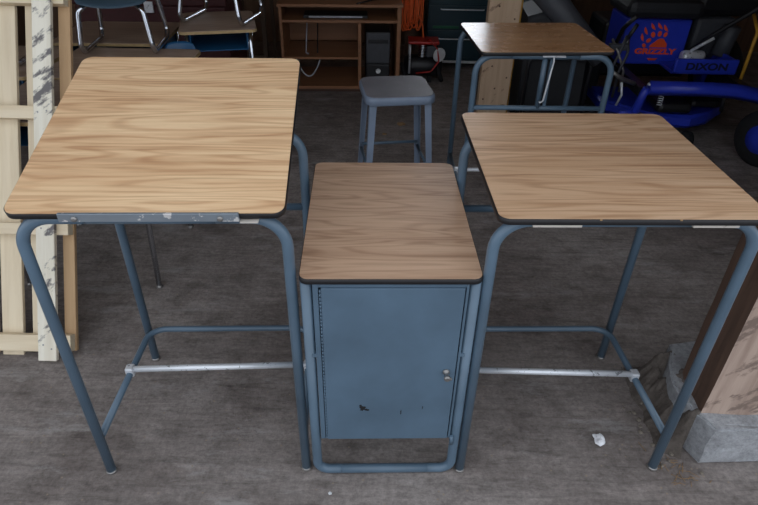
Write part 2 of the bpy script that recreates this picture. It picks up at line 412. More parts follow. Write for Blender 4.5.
# ------------------------------------------------ cabinet desk
rootC = thing('cabinet_desk', 'low oak-topped desk with blue-grey steel cabinet underneath, in the middle', 'desk', (.0312, 1.1082, 0), .0342)
cw, cd, ch = .4428, .6263, .7628
slab_parts(rootC, cw, cd, .022, M['oak_c'], ch)
lx = .2055; r = .0142; zt = ch - .017 - r - .001
for yy in (.018, cd - .03):
    for s in (-1, 1):
        obj('leg', tb([(s * lx, yy, ch - .018), (s * lx, yy, r), (s * (lx - .075), yy, r)], r, fr=[0, .055, 0], seg=16, n=9), M['steel_blue'], rootC)
    obj('floor_rail', tb([(-lx + .073, yy, r), (lx - .073, yy, r)], r, seg=16), M['steel_blue'], rootC)
bw = .189; bz0, bz1 = .174, ch - .019; by0 = .006; by1 = cd - .05
body = bmesh.new()
box(body, -bw, -bw + .003, by0, by1, bz0, bz1); box(body, bw - .003, bw, by0, by1, bz0, bz1)
box(body, -bw, bw, by1 - .003, by1, bz0, bz1); box(body, -bw, bw, by0, by1, bz0, bz0 + .004)
box(body, -bw, -bw + .0135, by0 - .001, by0 + .02, bz0, bz1 - .001, bev=.001); box(body, bw - .0065, bw, by0 - .001, by0 + .02, bz0, bz1 - .001, bev=.001)
box(body, -bw, bw, by0, by0 + .018, bz1 - .010, bz1)
box(body, -bw + .003, bw - .003, by1 - .3, by1 - .29, .42, .424)
obj('cabinet_body', body, M['panel_blue'], rootC)
door = obj('door', bx(-bw + .020, bw - .0095, by0 - .004, by0 + .010, bz0 + .001, bz1 - .011, bev=.0016), M['panel_blue'], rootC)
bm = bmesh.new()
for k in range(46):
    z = bz0 + .006 + k * (bz1 - bz0 - .02) / 46
    tube(bm, [(-bw + .0175, by0 - .002, z), (-bw + .0175, by0 - .002, z + .0095)], .0023, seg=8)
obj('piano_hinge', bm, M['panel_blue'], door)
kn = lathe(bmesh.new(), [(.0095, 0), (.0095, .004), (.005, .007), (.005, .018), (.009, .022), (.009, .028), (.006, .031)], 16, Matrix.Translation((.155, by0 - .004, .452)) @ Matrix.Rotation(R(90), 4, 'X'))
tube(kn, [(.155, by0 - .028, .452), (.167, by0 - .028, .448)], .0042, seg=8)
tag(obj('door_handle', kn, M['glide'], door), 'small steel turn handle')
def blot(cx, cz, sx, sz, seed, n=16):
    random.seed(seed); o = []
    for k in range(n):
        a = 2 * math.pi * k / n; q = .55 + .6 * random.random()
        o.append((cx + sx * q * math.cos(a), cz + sz * q * math.sin(a)))
    return o
MX = Matrix.Translation((0, by0 - .004, 0)) @ Matrix.Rotation(R(90), 4, 'X')
for a in ((-.068, .308, .010, .011, 1), (-.056, .302, .006, .005, 2), (-.074, .319, .004, .004, 5), (.040, .292, .0018, .011, 3), (.1, .31, .0016, .008, 8)):
    obj('scuff', prism(bmesh.new(), blot(*a), 0, .0005, M=MX), M['dark_gap'], door)
for s in (-1, 1):   # welded tabs and bumper slit between tube and box
    obj('weld_tab', bx(s * .193 - .006, s * .193 + .006, .004, .014, .505, .515), M['steel_blue'], rootC)
obj('side_slot', bx(-bw - .0004, -bw + .0012, .030, .034, .50, .70), M['dark_gap'], rootC)
obj('latch_pin', tb([(bw + .004, by0 - .004, .150), (bw + .004, by0 - .004, .186)], .0055, seg=10), M['steel_blue'], rootC)

# ------------------------------------------------ stool
st = thing('stool', 'grey-blue painted metal stool behind the cabinet desk', 'stool', (.070, 2.93, 0), R(9))
sw = .352
bm = bmesh.new()
ol = rrect(sw, sw * .95, .055, 8, -sw * .95 / 2)
def scl(o, f): return [(x * f, y * f) for x, y in o]
rows = [(.95, .610), (.985, .606), (1.0, .596), (1.0, .572), (.985, .570), (.96, .596), (.9, .602)]
vs = [[bm.verts.new((x, y, z)) for x, y in scl(ol, f)] for f, z in rows]
n = len(ol)
for a, b_ in zip(vs, vs[1:]):
    for k in range(n): bm.faces.new((a[k], a[(k + 1) % n], b_[(k + 1) % n], b_[k])).smooth = True
bm.faces.new(vs[-1])
seat = obj('seat', bm, M['stool'], st)
tag(obj('seat_pad', prism(bmesh.new(), scl(ol, .955), .6085, .6125, bev=.0015), M['stool_top'], seat), 'dusty brownish seat surface')
for sx in (-1, 1):
    for sy in (-1, 1):
        a = Vector((sx * .135, sy * .125, .592)); b = Vector((sx * .172, sy * .162, .012))
        bm = bmesh.new()
        # folded sheet-steel leg: an L section that tapers to the foot
        def sec(c, w):
            ox, oy = sx, sy
            return [c + Vector(v) for v in ((ox * w, oy * w, 0), (-ox * w, oy * w, 0), (-ox * w, oy * (w - .003), 0), (ox * (w - .003), oy * (w - .003), 0), (ox * (w - .003), -oy * w, 0), (ox * w, -oy * w, 0))]
        A = [bm.verts.new(v) for v in sec(a, .0175)]; B = [bm.verts.new(v) for v in sec(b, .0135)]
        for k in range(6): bm.faces.new((A[k], A[(k + 1) % 6], B[(k + 1) % 6], B[k]))
        bm.faces.new(A); bm.faces.new(B)
        lg_ = obj('leg', bm, M['stool'], st)
        obj('foot_cap', lathe(bmesh.new(), [(.018, 0), (.019, .004), (.019, .02), (.015, .024)], 12, Matrix.Translation((b.x, b.y, 0))), M['black'], lg_)
def at_leg(sx, sy, z): t = (.592 - z) / .58; return (sx * (.135 + .037 * t), sy * (.125 + .037 * t), z)
for (a, b, z) in (((-1, -1), (1, -1), .24), ((-1, 1), (1, 1), .24), ((-1, -1), (-1, 1), .215), ((1, -1), (1, 1), .215)):
    obj('stretcher', tb([at_leg(*a, z), at_leg(*b, z)], .0085), M['steel_blue'], st)

# ------------------------------------------------ pallet leaning at the left
pal = thing('wooden_pallet', 'pale pine pallet with one whitewashed board, leaning at the left', 'pallet', (-1.169, 1.56, .013), rot=(-R(30), 0, 0))
def board(name, x0, x1, z0, z1, y0, y1, m, label=None, sh=0.0):
    bm = bx(x0, x1, y0, y1, z0, z1, bev=.0015, seg=1)
    for v in bm.verts: v.co.x += sh * (v.co.z - .6)
    o = obj(name, bm, M[m], pal)
    if label: tag(o, label)
L_ = 1.46
board('board', -.077, -.010, .0, L_, -.018, .0, 'pallet_white', 'whitewashed board with dark smears', .005)
board('board', -.010, .033, .026, L_ - .01, .038, .056, 'pallet_orange', 'orange pine board')
board('slat', -.130, -.081, .03, L_ - .02, .038, .054, 'pallet')
board('slat', -.245, -.166, .0, L_ - .01, .038, .054, 'pallet')
board('slat', -.345, -.262, .0, L_ - .03, .038, .054, 'pallet')
board('slat', -.455, -.372, .0, L_, .038, .054, 'pallet')
for z0, z1 in ((.030, .092), (.465, .507), (.884, .930), (1.288, 1.35)):
    board('crosspiece', -.50, .030, z0, z1, .001, .036, 'pallet_x')
board('board', -.50, -.435, .0, L_, -.018, .0, 'pallet')
for (x, z) in ((-.06, .06), (-.03, .045), (-.058, .49), (-.03, .48), (-.06, .905), (-.028, .91), (-.045, 1.31)):
    obj('nail_head', lathe(bmesh.new(), [(.0035, 0), (.003, .001)], 8, Matrix.Translation((x, -.018, z)) @ Matrix.Rotation(R(90), 4, 'X')), M['glide'], pal)

# ------------------------------------------------ timber post and its footing at the right
bm = bmesh.new()
fo = [(.985, 1.36), (.995, 1.26), (1.030, 1.175), (1.5, 1.20), (1.5, 1.62), (1.04, 1.56), (1.0, 1.46)]
prism(bm, fo, 0, .165, bev=.006)
bmesh.ops.subdivide_edges(bm, edges=bm.edges[:], cuts=3, use_grid_fill=True)
for v in bm.verts:
    if v.co.z > .01:
        v.co += Vector((noise.noise(v.co * 9), noise.noise(v.co * 9 + Vector((5, 0, 0))), noise.noise(v.co * 7 + Vector((0, 9, 0))))) * .012
tag(obj('concrete_footing', bm, M['footing']), 'rough pale concrete footing under the timber post', 'footing', kind='structure')
bm = bmesh.new(); nz = 60
px0, px1, py0, py1 = 1.016, 1.235, 1.240, 1.395
secs = []
for k in range(nz + 1):
    z = .150 + (2.8 - .150) * k / nz; row = []
    for (x, y) in [(px0, py0), (px0 + .05, py0), (px0 + .1, py0), (px0 + .15, py0), (px1, py0), (px1, py1), (px0, py1), (px0, py1 - .055), (px0, py0 + .055)]:
        d = noise.noise(Vector((x * 9, y * 9, z * 3.5))) * .007 + noise.noise(Vector((x * 30, y * 30, z * 11))) * .004
        row.append(bm.verts.new((x + d, y + d * .8, z + (noise.noise(Vector((x * 40, y * 30, 1))) * .02 if k == 0 else 0))))
    secs.append(row)
for k in range(nz):
    A, B = secs[k], secs[k + 1]
    for j in range(9):
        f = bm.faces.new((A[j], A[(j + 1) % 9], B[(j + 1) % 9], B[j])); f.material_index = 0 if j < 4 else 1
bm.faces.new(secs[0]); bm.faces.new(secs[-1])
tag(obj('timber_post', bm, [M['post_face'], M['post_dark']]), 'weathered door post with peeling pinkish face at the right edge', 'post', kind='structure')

bm = bmesh.new(); nx_, ny_ = 44, 120; gr = []
for j in range(ny_ + 1):
    row = []
    for i in range(nx_ + 1):
        x = .905 + .16 * i / nx_; y = 1.13 + .50 * j / ny_
        e = min(1, max(0, (x - .912 - .04 * abs(noise.noise(Vector((y * 9, 3, 0)))) - 1.7 * max(0, 1.225 - y)) / .075)) * min(1, max(0, (1.60 - y) / .08))
        h_ = .125 * e ** 1.5 * (1 + .6 * noise.noise(Vector((x * 14, y * 14, 2)))) + e ** .5 * (.013 * noise.noise(Vector((x * 40, y * 40, 5))) + .010 * noise.noise(Vector((x * 90, y * 90, 5)))) if e > 0 and not (x > .985 and y < 1.235) else -.004
        row.append(bm.verts.new((x, y, max(h_, -.004))))
    gr.append(row)
for j in range(ny_):
    for i in range(nx_): bm.faces.new((gr[j][i], gr[j][i + 1], gr[j + 1][i + 1], gr[j + 1][i])).smooth = True
M['soil'] = concrete('dirt_and_rubble', srgb(84, 76, 70), srgb(128, 120, 114), False)
tag(obj('rubble', bm, M['soil']), 'grey-brown dirt and rubble heaped against the concrete footing', 'rubble', kind='stuff')

# rubble and litter by the post
random.seed(11)
bm0 = None
for k in range(16):
    x = random.uniform(.93, 1.06); y = random.uniform(1.13, 1.42); s = random.uniform(.004, .010)
    if x > .96 and y > 1.15: x -= .10
    bm = bmesh.new(); bmesh.ops.create_icosphere(bm, subdivisions=1, radius=s)
    for v in bm.verts: v.co = v.co * random.uniform(.7, 1.2); v.co.z *= .6
    mn = min(v.co.z for v in bm.verts)
    tag(obj('pebble', bm, M['stone'], loc=(x, y, -mn)), 'small stone lying in the dirt beside the concrete footing', 'stone', 'stones by the footing')
random.seed(5)
bm = bmesh.new()
for k in range(150):
    x = random.gauss(.97, .05); y = random.uniform(1.10, 1.5); a = random.uniform(0, math.pi); l = random.uniform(.006, .02)
    if y > 1.24 or (x > .99 and y > 1.15) or (x > .93 and y > 1.19): continue
    d = Vector((math.cos(a), math.sin(a), 0)) * l
    tube(bm, [Vector((x, y, .0015)) - d, Vector((x, y, .0015)) + d], .0009, seg=4)
tag(obj('straw_litter', bm, M['leaf']), 'scattered dry straw on the floor beside the footing', 'straw', kind='stuff')
def crumple(name, x, y, s, m, label, cat, seed, flat=.55):
    random.seed(seed); bm = bmesh.new(); bmesh.ops.create_icosphere(bm, subdivisions=3, radius=s)
    for v in bm.verts:
        v.co *= 1 + .5 * noise.noise(v.co * (3.2 / s) * .5 + Vector((seed, 0, 0))); v.co.z *= flat
    mn = min(v.co.z for v in bm.verts)
    return tag(obj(name, bm, m, loc=(x, y, -mn)), label, cat)
crumple('paper_scrap', .736, 1.251, .020, M['paper'], 'crumpled white paper scrap on the floor under the right desk', 'paper', 3)
crumple('pebble', -.132, 1.042, .005, M['white'], 'tiny white pebble on the floor in front of the cabinet desk', 'stone', 4)
crumple('leaf', .137, 3.93, .03, M['leaf'], 'tan dry leaf on the dark floor behind the stool', 'leaf', 6, .2)
crumple('leaf', .02, 3.75, .016, M['leaf'], 'smaller tan leaf on the floor behind the stool', 'leaf', 9, .2)

# ------------------------------------------------ computer desk at the back
cdk = thing('computer_desk', 'brown veneer computer desk with keyboard shelf against the back', 'desk', (-.322, 4.555, 0), .05)
W, D, H_ = .905, .5, .662
def cb(name, *a, m='cherry', bev=.002): return obj(name, bx(*a, bev=bev, seg=1), M[m], cdk)
cb('side_panel', -W / 2, -W / 2 + .022, 0, D, 0, H_ - .02); cb('side_panel', W / 2 - .03, W / 2, 0, D, 0, H_ - .02)
cb('desktop', -W / 2 - .01, W / 2 + .01, -.01, D + .01, H_ - .02, H_)
cb('divider', .13, .155, .0, D, .055, .530)
cb('keyboard_shelf', -W / 2 + .022, W / 2 - .03, .0, D - .1, .530, .550)
cb('shelf', -W / 2 + .022, .13, .0, D - .05, .262, .28)
cb('bottom_panel', -W / 2 + .022, W / 2 - .03, .0, D, .03, .055)
cb('back_panel', -W / 2 + .022, .13, D - .02, D - .01, .28, .53)
cb('kickboard', -W / 2 + .022, W / 2 - .03, .03, .045, 0, .029, m='cherry_dark')
kb = thing('keyboard', 'dark keyboard with silver edge on the computer desk shelf', 'keyboard', (-.36, 4.60, .5505), .05)
obj('keyboard_body', bx(-.24, .24, .0, .17, 0, .022, bev=.004), M['black'], kb)
obj('wrist_strip', bx(-.2, .2, -.006, .004, .006, .018, bev=.002), M['cable'], kb)
pc = thing('computer_tower', 'black computer tower standing in the right bay of the computer desk', 'computer', (-.032, 4.60, .0555), .05)
obj('tower_case', bx(-.10, .085, .01, .38, 0, .40, bev=.008), M['black'], pc)
obj('front_panel', bx(-.098, .083, .0, .012, .17, .395, bev=.006), M['grey_plastic'], pc)
obj('front_panel', bx(-.098, .083, .0, .012, .005, .16, bev=.006), M['black'], pc)
obj('power_button', lathe(bmesh.new(), [(.02, 0), (.018, .006)], 20, Matrix.Translation((-.005, .0, .11)) @ Matrix.Rotation(R(90), 4, 'X')), M['white'], pc)
obj('drive_bay', bx(-.085, .07, -.004, .002, .32, .35, bev=.002), M['black'], pc)
def catenary(p0, p1, sag, n=14):
    p0, p1 = Vector(p0), Vector(p1)
    return [p0.lerp(p1, t / n) - Vector((0, 0, sag * 4 * (t / n) * (1 - t / n))) for t in range(n + 1)]
tag(obj('cable', tb(catenary((-.66, 4.520, .27), (-.48, 4.520, .27), .13), .005, seg=8), M['cable']), 'grey cable looping under the lower shelf of the computer desk', 'cable')
tag(obj('cable', tb(catenary((-.60, 4.840, .53), (-.60, 4.640, .285), -.01) + [Vector((-.58, 4.610, .285))], .005, seg=8), M['cable']), 'grey cable hanging in the upper bay of the computer desk, right one', 'cable')
tag(obj('cable', tb(catenary((-.52, 4.840, .53), (-.51, 4.640, .285), -.01), .005, seg=8), M['black']), 'dark cable hanging in the upper bay of the computer desk', 'cable')
tag(obj('cable', tb([(-.20, 4.555, .668)] + [(-.15 + .09 * math.cos(a), 4.72 + .05 * math.sin(a), .670) for a in [k * .5 for k in range(8)]], .006, seg=8), M['black']), 'black cable curled on top of the computer desk', 'cable')

# ------------------------------------------------ ladder by the back
ld = thing('wooden_ladder', 'old brown wooden step ladder standing left of the computer desk', 'ladder', (-1.07, 5.0, 0), R(3))
for x in (-.085, .085): obj('rail', bx(x - .018, x + .018, 0, .05, 0, 1.5, bev=.002), M['old_wood'], ld)
for z in (.12, .42, .72, 1.02, 1.32): obj('rung', bx(-.07, .07, -.002, .05, z, z + .03, bev=.002), M['old_wood'], ld)
for x in (-.125, .125): obj('rear_rail', bx(x - .013, x + .013, .30, .335, 0, 1.45), M['old_wood'], ld)
obj('top_step', bx(-.14, .14, -.02, .35, 1.5, 1.53), M['old_wood'], ld)

# ------------------------------------------------ teal cabinet, machine and cord at the back
tc = thing('tool_cabinet', 'dark teal metal tool cabinet behind the pale stud', 'cabinet', (.66, 5.25, 0), 0)
obj('cabinet_body', bx(-.29, .29, .0, .45, .05, .98, bev=.008), M['teal'], tc)
obj('base_trim', bx(-.29, .29, -.012, .02, .05, .07, bev=.002), M['white'], tc)
for k, z in enumerate((.10, .34, .54, .74)):
    dr = obj('drawer', bx(-.275, .275, -.012, .004, z, z + (.225 if k == 0 else .185), bev=.004), M['teal'], tc)
    obj('handle', tb([(-.18, -.012, z + .16), (-.18, -.03, z + .16), (.18, -.03, z + .16), (.18, -.012, z + .16)], .005, fr=.01), M['zinc'], dr)
obj('green_strip', bx(-.24, -.02, -.016, -.010, .345, .365), M['green'], tc)
for x in (-.25, .25):
    for y in (.05, .4): obj('caster', lathe(bmesh.new(), [(.025, -.012), (.025, .012)], 16, Matrix.Translation((x, y, .025)) @ Matrix.Rotation(R(90), 4, 'Y')), M['rubber'], tc)

cp = thing('air_compressor', 'small wheeled compressor with red top and chrome cylinder by the computer desk', 'machine', (.33, 4.87, 0), 0)
obj('tank', lathe(bmesh.new(), [(.03, -.16), (.07, -.15), (.085, -.12), (.085, .12), (.07, .15), (.03, .16)], 20, Matrix.Translation((0, .03, .13)) @ Matrix.Rotation(R(90), 4, 'Y')), M['black'], cp)
obj('cover', bx(-.13, .12, -.05, .12, .315, .338, bev=.008), M['red'], cp)
bm = bmesh.new()
for k in range(8): lathe(bm, [(.028, 0), (.037, .003), (.037, .007), (.028, .010)], 18, Matrix.Translation((-.01, -.02, .215 + k * .0125)))
obj('cylinder', bm, M['chrome'], cp)
for x in (-.115, .105): obj('frame', tb([(x, -.07, .09), (x, -.07, .30), (x, .10, .30), (x, .10, .09)], .009, fr=.03), M['zinc' if x < 0 else 'black'], cp)
for x in (.135, -.15):
    w_ = obj('wheel', lathe(bmesh.new(), [(.03, -.016), (.072, -.016), (.08, -.008), (.08, .008), (.072, .016), (.03, .016)], 24, Matrix.Translation((x, .0, .08 if x < 0 else .08)) @ Matrix.Rotation(R(68), 4, 'Y')), M['rubber'], cp)
wh = obj('gauge', lathe(bmesh.new(), [(.05, 0), (.056, .006), (.05, .014), (.0, .015)][:3], 24, Matrix.Translation((.118, -.075, .245)) @ Matrix.Rotation(R(25), 4, 'Z') @ Matrix.Rotation(R(90), 4, 'X')), M['white'], cp)
obj('hose', tb([(.02, -.02, .33), (.03, -.04, .36), (.10, -.09, .30), (.12, -.10, .20), (.06, -.11, .12), (-.06, -.1, .1)], .006, fr=.03), M['red'], cp)
obj('motor', bx(.02, .10, -.04, .08, .21, .30, bev=.012), M['grey_plastic'], cp)
for x in (-.06, .06): obj('foot', bx(x - .015, x + .015, -.02, .08, 0, .055), M['rubber'], cp)

struct("trim_2", bx(.18, .27, 5.12, 5.2, 0, ZC), M["post_dark"])
cc = thing('extension_cord', 'coiled orange extension cord hanging beside the computer desk', 'cord', (.225, 5.02, .33), 0)
random.seed(21)
for k in range(9):
    x = -.065 + k * .016; dz = random.uniform(-.03, .05); dx = random.uniform(-.015, .015); w2 = random.uniform(.02, .035); y = random.uniform(-.015, .03)
    pts = [(x * .5, y + .01, .62), (x - w2, y, .40), (x - w2 + dx, y - .01, .12 + dz), (x + dx, y, .02 + dz), (x + w2 + dx, y + .01, .12 + dz), (x + w2, y, .40), (x * .5, y + .01, .63)]
    obj('cord_loop', tb(pts, .0068, fr=.05, seg=8, closed=True), M['cord'], cc)
obj('cord_loop', tb([(.03, -.01, .40), (.05, -.03, .18), (.09, -.05, .10), (.105, -.05, -.02), (.10, -.08, .02)], .006, fr=.05, seg=8), M['cord'], cc)
obj('hook', tb([(0, .098, .66), (0, .04, .64), (0, -.03, .64), (0, -.03, .67)], .007, fr=.01), M['zinc'], cc)

# pale stud behind the far desk
bm = bx(.66, .86, 3.92, 4.0, 0, ZC, bev=.003, seg=1)
tag(obj('timber_stud', bm, M['stud']), 'pale bare timber stud rising behind the far desk', 'post', kind='structure')
bm = bmesh.new()
for k in range(12): lathe(bm, [(.006, 0), (.005, .001)], 8, Matrix.Translation((.69 + .14 * ((k * 7) % 5) / 4, 3.92, .2 + k * .075)) @ Matrix.Rotation(R(90), 4, 'X'))
tag(obj('trim_1', bm, M['post_dark']), kind='structure')
tag(obj('strap', tb([(.872, 3.99, 1.2), (.876, 3.985, .7), (.871, 3.985, .45), (.874, 3.99, .01)], .009, fr=.1, seg=8), M['yellow']), 'yellow strap hanging beside the pale timber stud', 'strap')

# ------------------------------------------------ stacked school furniture at the left
def shell(w, d, depth, z, curl=.05, nx=10, ny=10, back=False, th=.006):
    """rounded, dished plastic shell as a closed surface"""
    bm = bmesh.new(); top = []; bot = []
    for s in (0, 1):
        g = []
        for j in range(ny + 1):
            row = []
            for i in range(nx + 1):
                u = 2 * i / nx - 1; v = 2 * j / ny - 1
                x = u * math.sqrt(1 - v * v * .38) * w / 2; y = v * math.sqrt(1 - u * u * .38) * d / 2
                zz = z + depth * (u * u * .6 + v * v * .4) - s * th - curl * max(0, -v - .55) * 1.2
                row.append(bm.verts.new((x, y, zz) if not back else (x, zz - z, y + z)))
            g.append(row)
        (top if s == 0 else bot).extend(g)
    for g in (top, bot):
        for j in range(ny):
            for i in range(nx):
                bm.faces.new((g[j][i], g[j][i + 1], g[j + 1][i + 1], g[j + 1][i])).smooth = True
    ring = [(j, 0) for j in range(ny + 1)] + [(ny, i) for i in range(1, nx + 1)] + [(j, nx) for j in range(ny - 1, -1, -1)] + [(0, i) for i in range(nx - 1, 0, -1)]
    for a, b in zip(ring, ring[1:] + ring[:1]):
        bm.faces.new((top[a[0]][a[1]], top[b[0]][b[1]], bot[b[0]][b[1]], bot[a[0]][a[1]]))
    return bm
def school_desk(label, x, y, rz, w=.6, d=.46, h=.74, splay=-.03):
    t = thing('school_desk', label, 'desk', (x, y, 0), rz, None)
    tp = obj('desktop', prism(bmesh.new(), rrect(w, d, .03, 6), -.014, 0, bev=.001), M['school_top'], t, (0, 0, h))
    ol = rrect(w + .004, d + .004, .032, 6, -.002); bm = bmesh.new()
    A = [bm.verts.new((px, py, -.002)) for px, py in ol]; B = [bm.verts.new((px, py, -.016)) for px, py in ol]
    for k in range(len(ol)): bm.faces.new((A[k], A[(k + 1) % len(ol)], B[(k + 1) % len(ol)], B[k]))
    bm.faces.new(B)
    obj('edge_band', bm, M['tan_edge'], tp)
    bk = bmesh.new()
    box(bk, -w / 2 + .05, w / 2 - .05, .04, d - .03, h - .115, h - .11); box(bk, -w / 2 + .05, -w / 2 + .055, .04, d - .03, h - .115, h - .017)
    box(bk, w / 2 - .055, w / 2 - .05, .04, d - .03, h - .115, h - .017); box(bk, -w / 2 + .05, w / 2 - .05, d - .035, d - .03, h - .115, h - .017)
    obj('book_tray', bk, M['seat_blue'], t)
    for s in (-1, 1):
        for yy, o in ((.05, splay), (d - .05, .03)):
            L = obj('leg', tb([(s * (w / 2 - .035), yy, h - .017), (s * (w / 2 - .035), yy, h - .2), (s * (w / 2 - .028), yy + o, .012)], .0115, seg=10), M['chrome'], t)
            obj('foot_glide', lathe(bmesh.new(), [(.014, 0), (.016, .004), (.010, .016)], 12, Matrix.Translation((s * (w / 2 - .028), yy + o, 0))), M['glide'], L)
    return t
school_desk('school desk with chrome legs standing directly behind the leaning pallet', -1.24, 2.06, 0, .62, .48, .74, -.085)
school_desk('school desk in the second row back from the pallet, carrying the chair front', -1.24, 2.57, 0, .62, .48, .74)
school_desk('leftmost school desk, seen only through the gaps of the pallet', -1.89, 2.57, 0, .62, .48, .74)
school_desk('school desk in the third row, under the rear of the grey-blue chair', -1.455, 3.13, R(2), .58, .46, .74)
school_desk('tan school desk turned at an angle, under the blue chair', -.87, 3.19, R(14), .40, .44, .80)
def school_chair(label, x, y, z, rz, seat_h, m_seat, sled=True):
    t = thing('school_chair', label, 'chair', (x, y, z), rz)
    obj('seat', shell(.38, .36, .022, seat_h + .012), m_seat, t)
    bk = obj('backrest', shell(.36, .24, .03, seat_h + .30, 0, back=True), m_seat, t, (0, .19, 0))
    rr = .0125
    for s in (-1, 1):
        x_ = s * .15
        fl = [(x_ * .75, -.12, seat_h - .006), (x_, -.15, seat_h - .03), (x_ * 1.12, -.17, .05), (x_ * 1.12, -.14, rr), (x_ * 1.12, .14, rr), (x_ * 1.12, .17, .05), (x_, .15, seat_h - .03), (x_ * .75, .12, seat_h - .006)]
        obj('side_frame', tb(fl, rr, fr=.035, seg=10), M['chrome'], t)
        obj('back_upright', tb([(s * .10, .05, seat_h - .012), (s * .10, .16, seat_h - .012), (s * .10, .215, seat_h + .06), (s * .10, .212, seat_h + .34)], rr * .9, fr=.04, seg=10), M['chrome'], t)
    for y_ in (-.10, .10): obj('crossbar', tb([(-.12, y_, seat_h - .012), (.12, y_, seat_h - .012)], .008, seg=10), M['chrome'], t)
    return t
M['seat_grey'] = plain('grey_blue_shell_plastic', srgb(70, 92, 108), .3, 0, .08, 6)
school_chair('small grey-blue chair with chrome runners resting across two school desks', -1.31, 3.07, .7405, R(6), .235, M['seat_grey'])
school_chair('blue plastic chair with bent chrome legs on the angled school desk', -.90, 3.44, .8005, R(-10), .20, M['seat_blue'])
school_chair('blue chair on the leftmost school desk, seen through the pallet gaps', -1.86, 2.84, .7405, R(3), .26, M['seat_blue'])
t = thing('school_chair', 'blue chair shell hanging tipped between two school desks', 'chair', (-1.060, 3.115, .680), 0)
t.rotation_euler = (R(62), 0, R(10))
obj('seat', shell(.17, .16, .02, 0), M['seat_blue'], t)
obj('rivet', lathe(bmesh.new(), [(.006, 0), (.004, .004)], 10, Matrix.Translation((.03, -.02, .008))), M['chrome'], t)

# ------------------------------------------------ zero-turn mower
mw = thing('riding_mower', 'blue zero-turn riding mower with orange paw emblem at the back right', 'mower', (1.95, 3.65, 0), 0)
def mo(name, bm, m, parent=mw, **k): return obj(name, bm, M[m], parent, **k)
def mb(name, x0, x1, y0, y1, z0, z1, m, bev=.006, parent=mw):   # world x,y
    return mo(name, bx(x0 - 1.95, x1 - 1.95, y0 - 3.65, y1 - 3.65, z0, z1, bev=bev), m, parent)
def W3(*p): return [(a - 1.95, b - 3.65, c) for a, b, c in p]
pn = mb('seat_riser', 1.625, 2.06, 4.12, 4.45, .40, .70, 'mower_blue', .012)
# paw emblem and lettering, flat decals on the riser's front
FM = Matrix.Translation((1.865 - 1.95, 4.12 - 3.65, .565)) @ Matrix.Rotation(R(90), 4, 'X')
em = bmesh.new()
def ell(cx, cy, rx, ry, a=0, n=18, cut=None):
    o = []
    for k in range(n):
        t_ = 2 * math.pi * k / n; x = rx * math.cos(t_); y = ry * math.sin(t_)
        o.append((cx + x * math.cos(R(a)) - y * math.sin(R(a)), cy + x * math.sin(R(a)) + y * math.cos(R(a))))
    return o
prism(em, [(-.040, -.040), (.066, -.040), (.064, -.018), (.050, -.004), (.036, .012), (.016, .014), (.0, .006), (-.016, -.010), (-.034, -.024)], 0, .002, M=FM)
for a in ((-.052, .0, .016, .012, 40), (-.034, .034, .013, .017, 25), (.004, .040, .012, .017, 0), (.040, .036, .011, .015, -20), (-.072, -.030, .010, .014, 50)):
    prism(em, ell(*a), 0, .002, M=FM)
for (cx, cy, a) in ((-.092, .018, 58), (-.080, .056, 50), (-.044, .082, 40), (-.004, .086, 36), (.034, .074, 40)):
    o = []
    for k in range(9): t_ = -1 + 2 * k / 8; o.append((.026 * t_, .012 * (1 - t_ * t_)))
    for k in range(1, 8): t_ = 1 - 2 * k / 8; o.append((.026 * t_, -.004 * (1 - t_ * t_)))
    ca, sa = math.cos(R(180 - a - 10)), math.sin(R(180 - a - 10))
    prism(em, [(cx + x * ca - y * sa, cy + x * sa + y * ca) for x, y in o], 0, .002, M=FM)
prism(em, [(-.035, -.105), (.03, -.105), (.018, -.118), (-.02, -.118)], 0, .002, M=FM)
em.transform(FM @ Matrix.Translation((-.008, -.004, 0)) @ Matrix.Diagonal((1.12, 1.12, 1, 1)) @ FM.inverted())
mo('paw_emblem', em, 'orange', pn)
def text_mesh(body, size, bold=.0, sx=1.0):
    cu = bpy.data.curves.new('txt', 'FONT'); cu.body = body; cu.size = size; cu.align_x = 'CENTER'; cu.align_y = 'CENTER'
    cu.extrude = .001; cu.offset = bold
    o = bpy.data.objects.new('txt', cu); C.objects.link(o)
    dg = bpy.context.evaluated_depsgraph_get(); me = bpy.data.meshes.new_from_object(o.evaluated_get(dg))
    bpy.data.objects.remove(o)
    bm = bmesh.new(); bm.from_mesh(me); bpy.data.meshes.remove(me)
    for v in bm.verts: v.co.x *= sx
    bmesh.ops.remove_doubles(bm, verts=bm.verts, dist=1e-6)
    return bm
bm = text_mesh('GRIZZLY', .050, .0024, 1.38); bm.transform(FM @ Matrix.Translation((-.005, -.077, .0012)))
mo('lettering', bm, 'orange', pn)
# foot platform with its lip
fp = mb('foot_platform', 1.91, 2.325, 3.90, 4.30, .405, .425, 'mower_blue', .004)
lip = mb('platform_lip', 1.91, 2.325, 3.88, 3.91, .412, .508, 'mower_blue', .010)
bm = text_mesh('DIXON', .062, .0020, 1.35); bm.transform(Matrix.Translation((2.12 - 1.95, 3.879 - 3.65, .460)) @ Matrix.Rotation(R(90), 4, 'X'))
mo('lettering', bm, 'letter_black', lip)
mb('side_plate', 2.30, 2.325, 3.90, 4.3, .42, .50, 'mower_blue', .006)
mo('yellow_guard', tb(W3((2.38, 3.90, .38), (2.44, 4.0, .66), (2.46, 4.15, .74)), .011, fr=.05), 'yellow')
mo('muffler', lathe(bmesh.new(), [(.02, -.075), (.04, -.07), (.045, -.05), (.045, .05), (.04, .07), (.02, .075)], 20, Matrix.Translation((2.09 - 1.95, 4.05 - 3.65, .475)) @ Matrix.Rotation(R(90), 4, 'Y')), 'zinc')
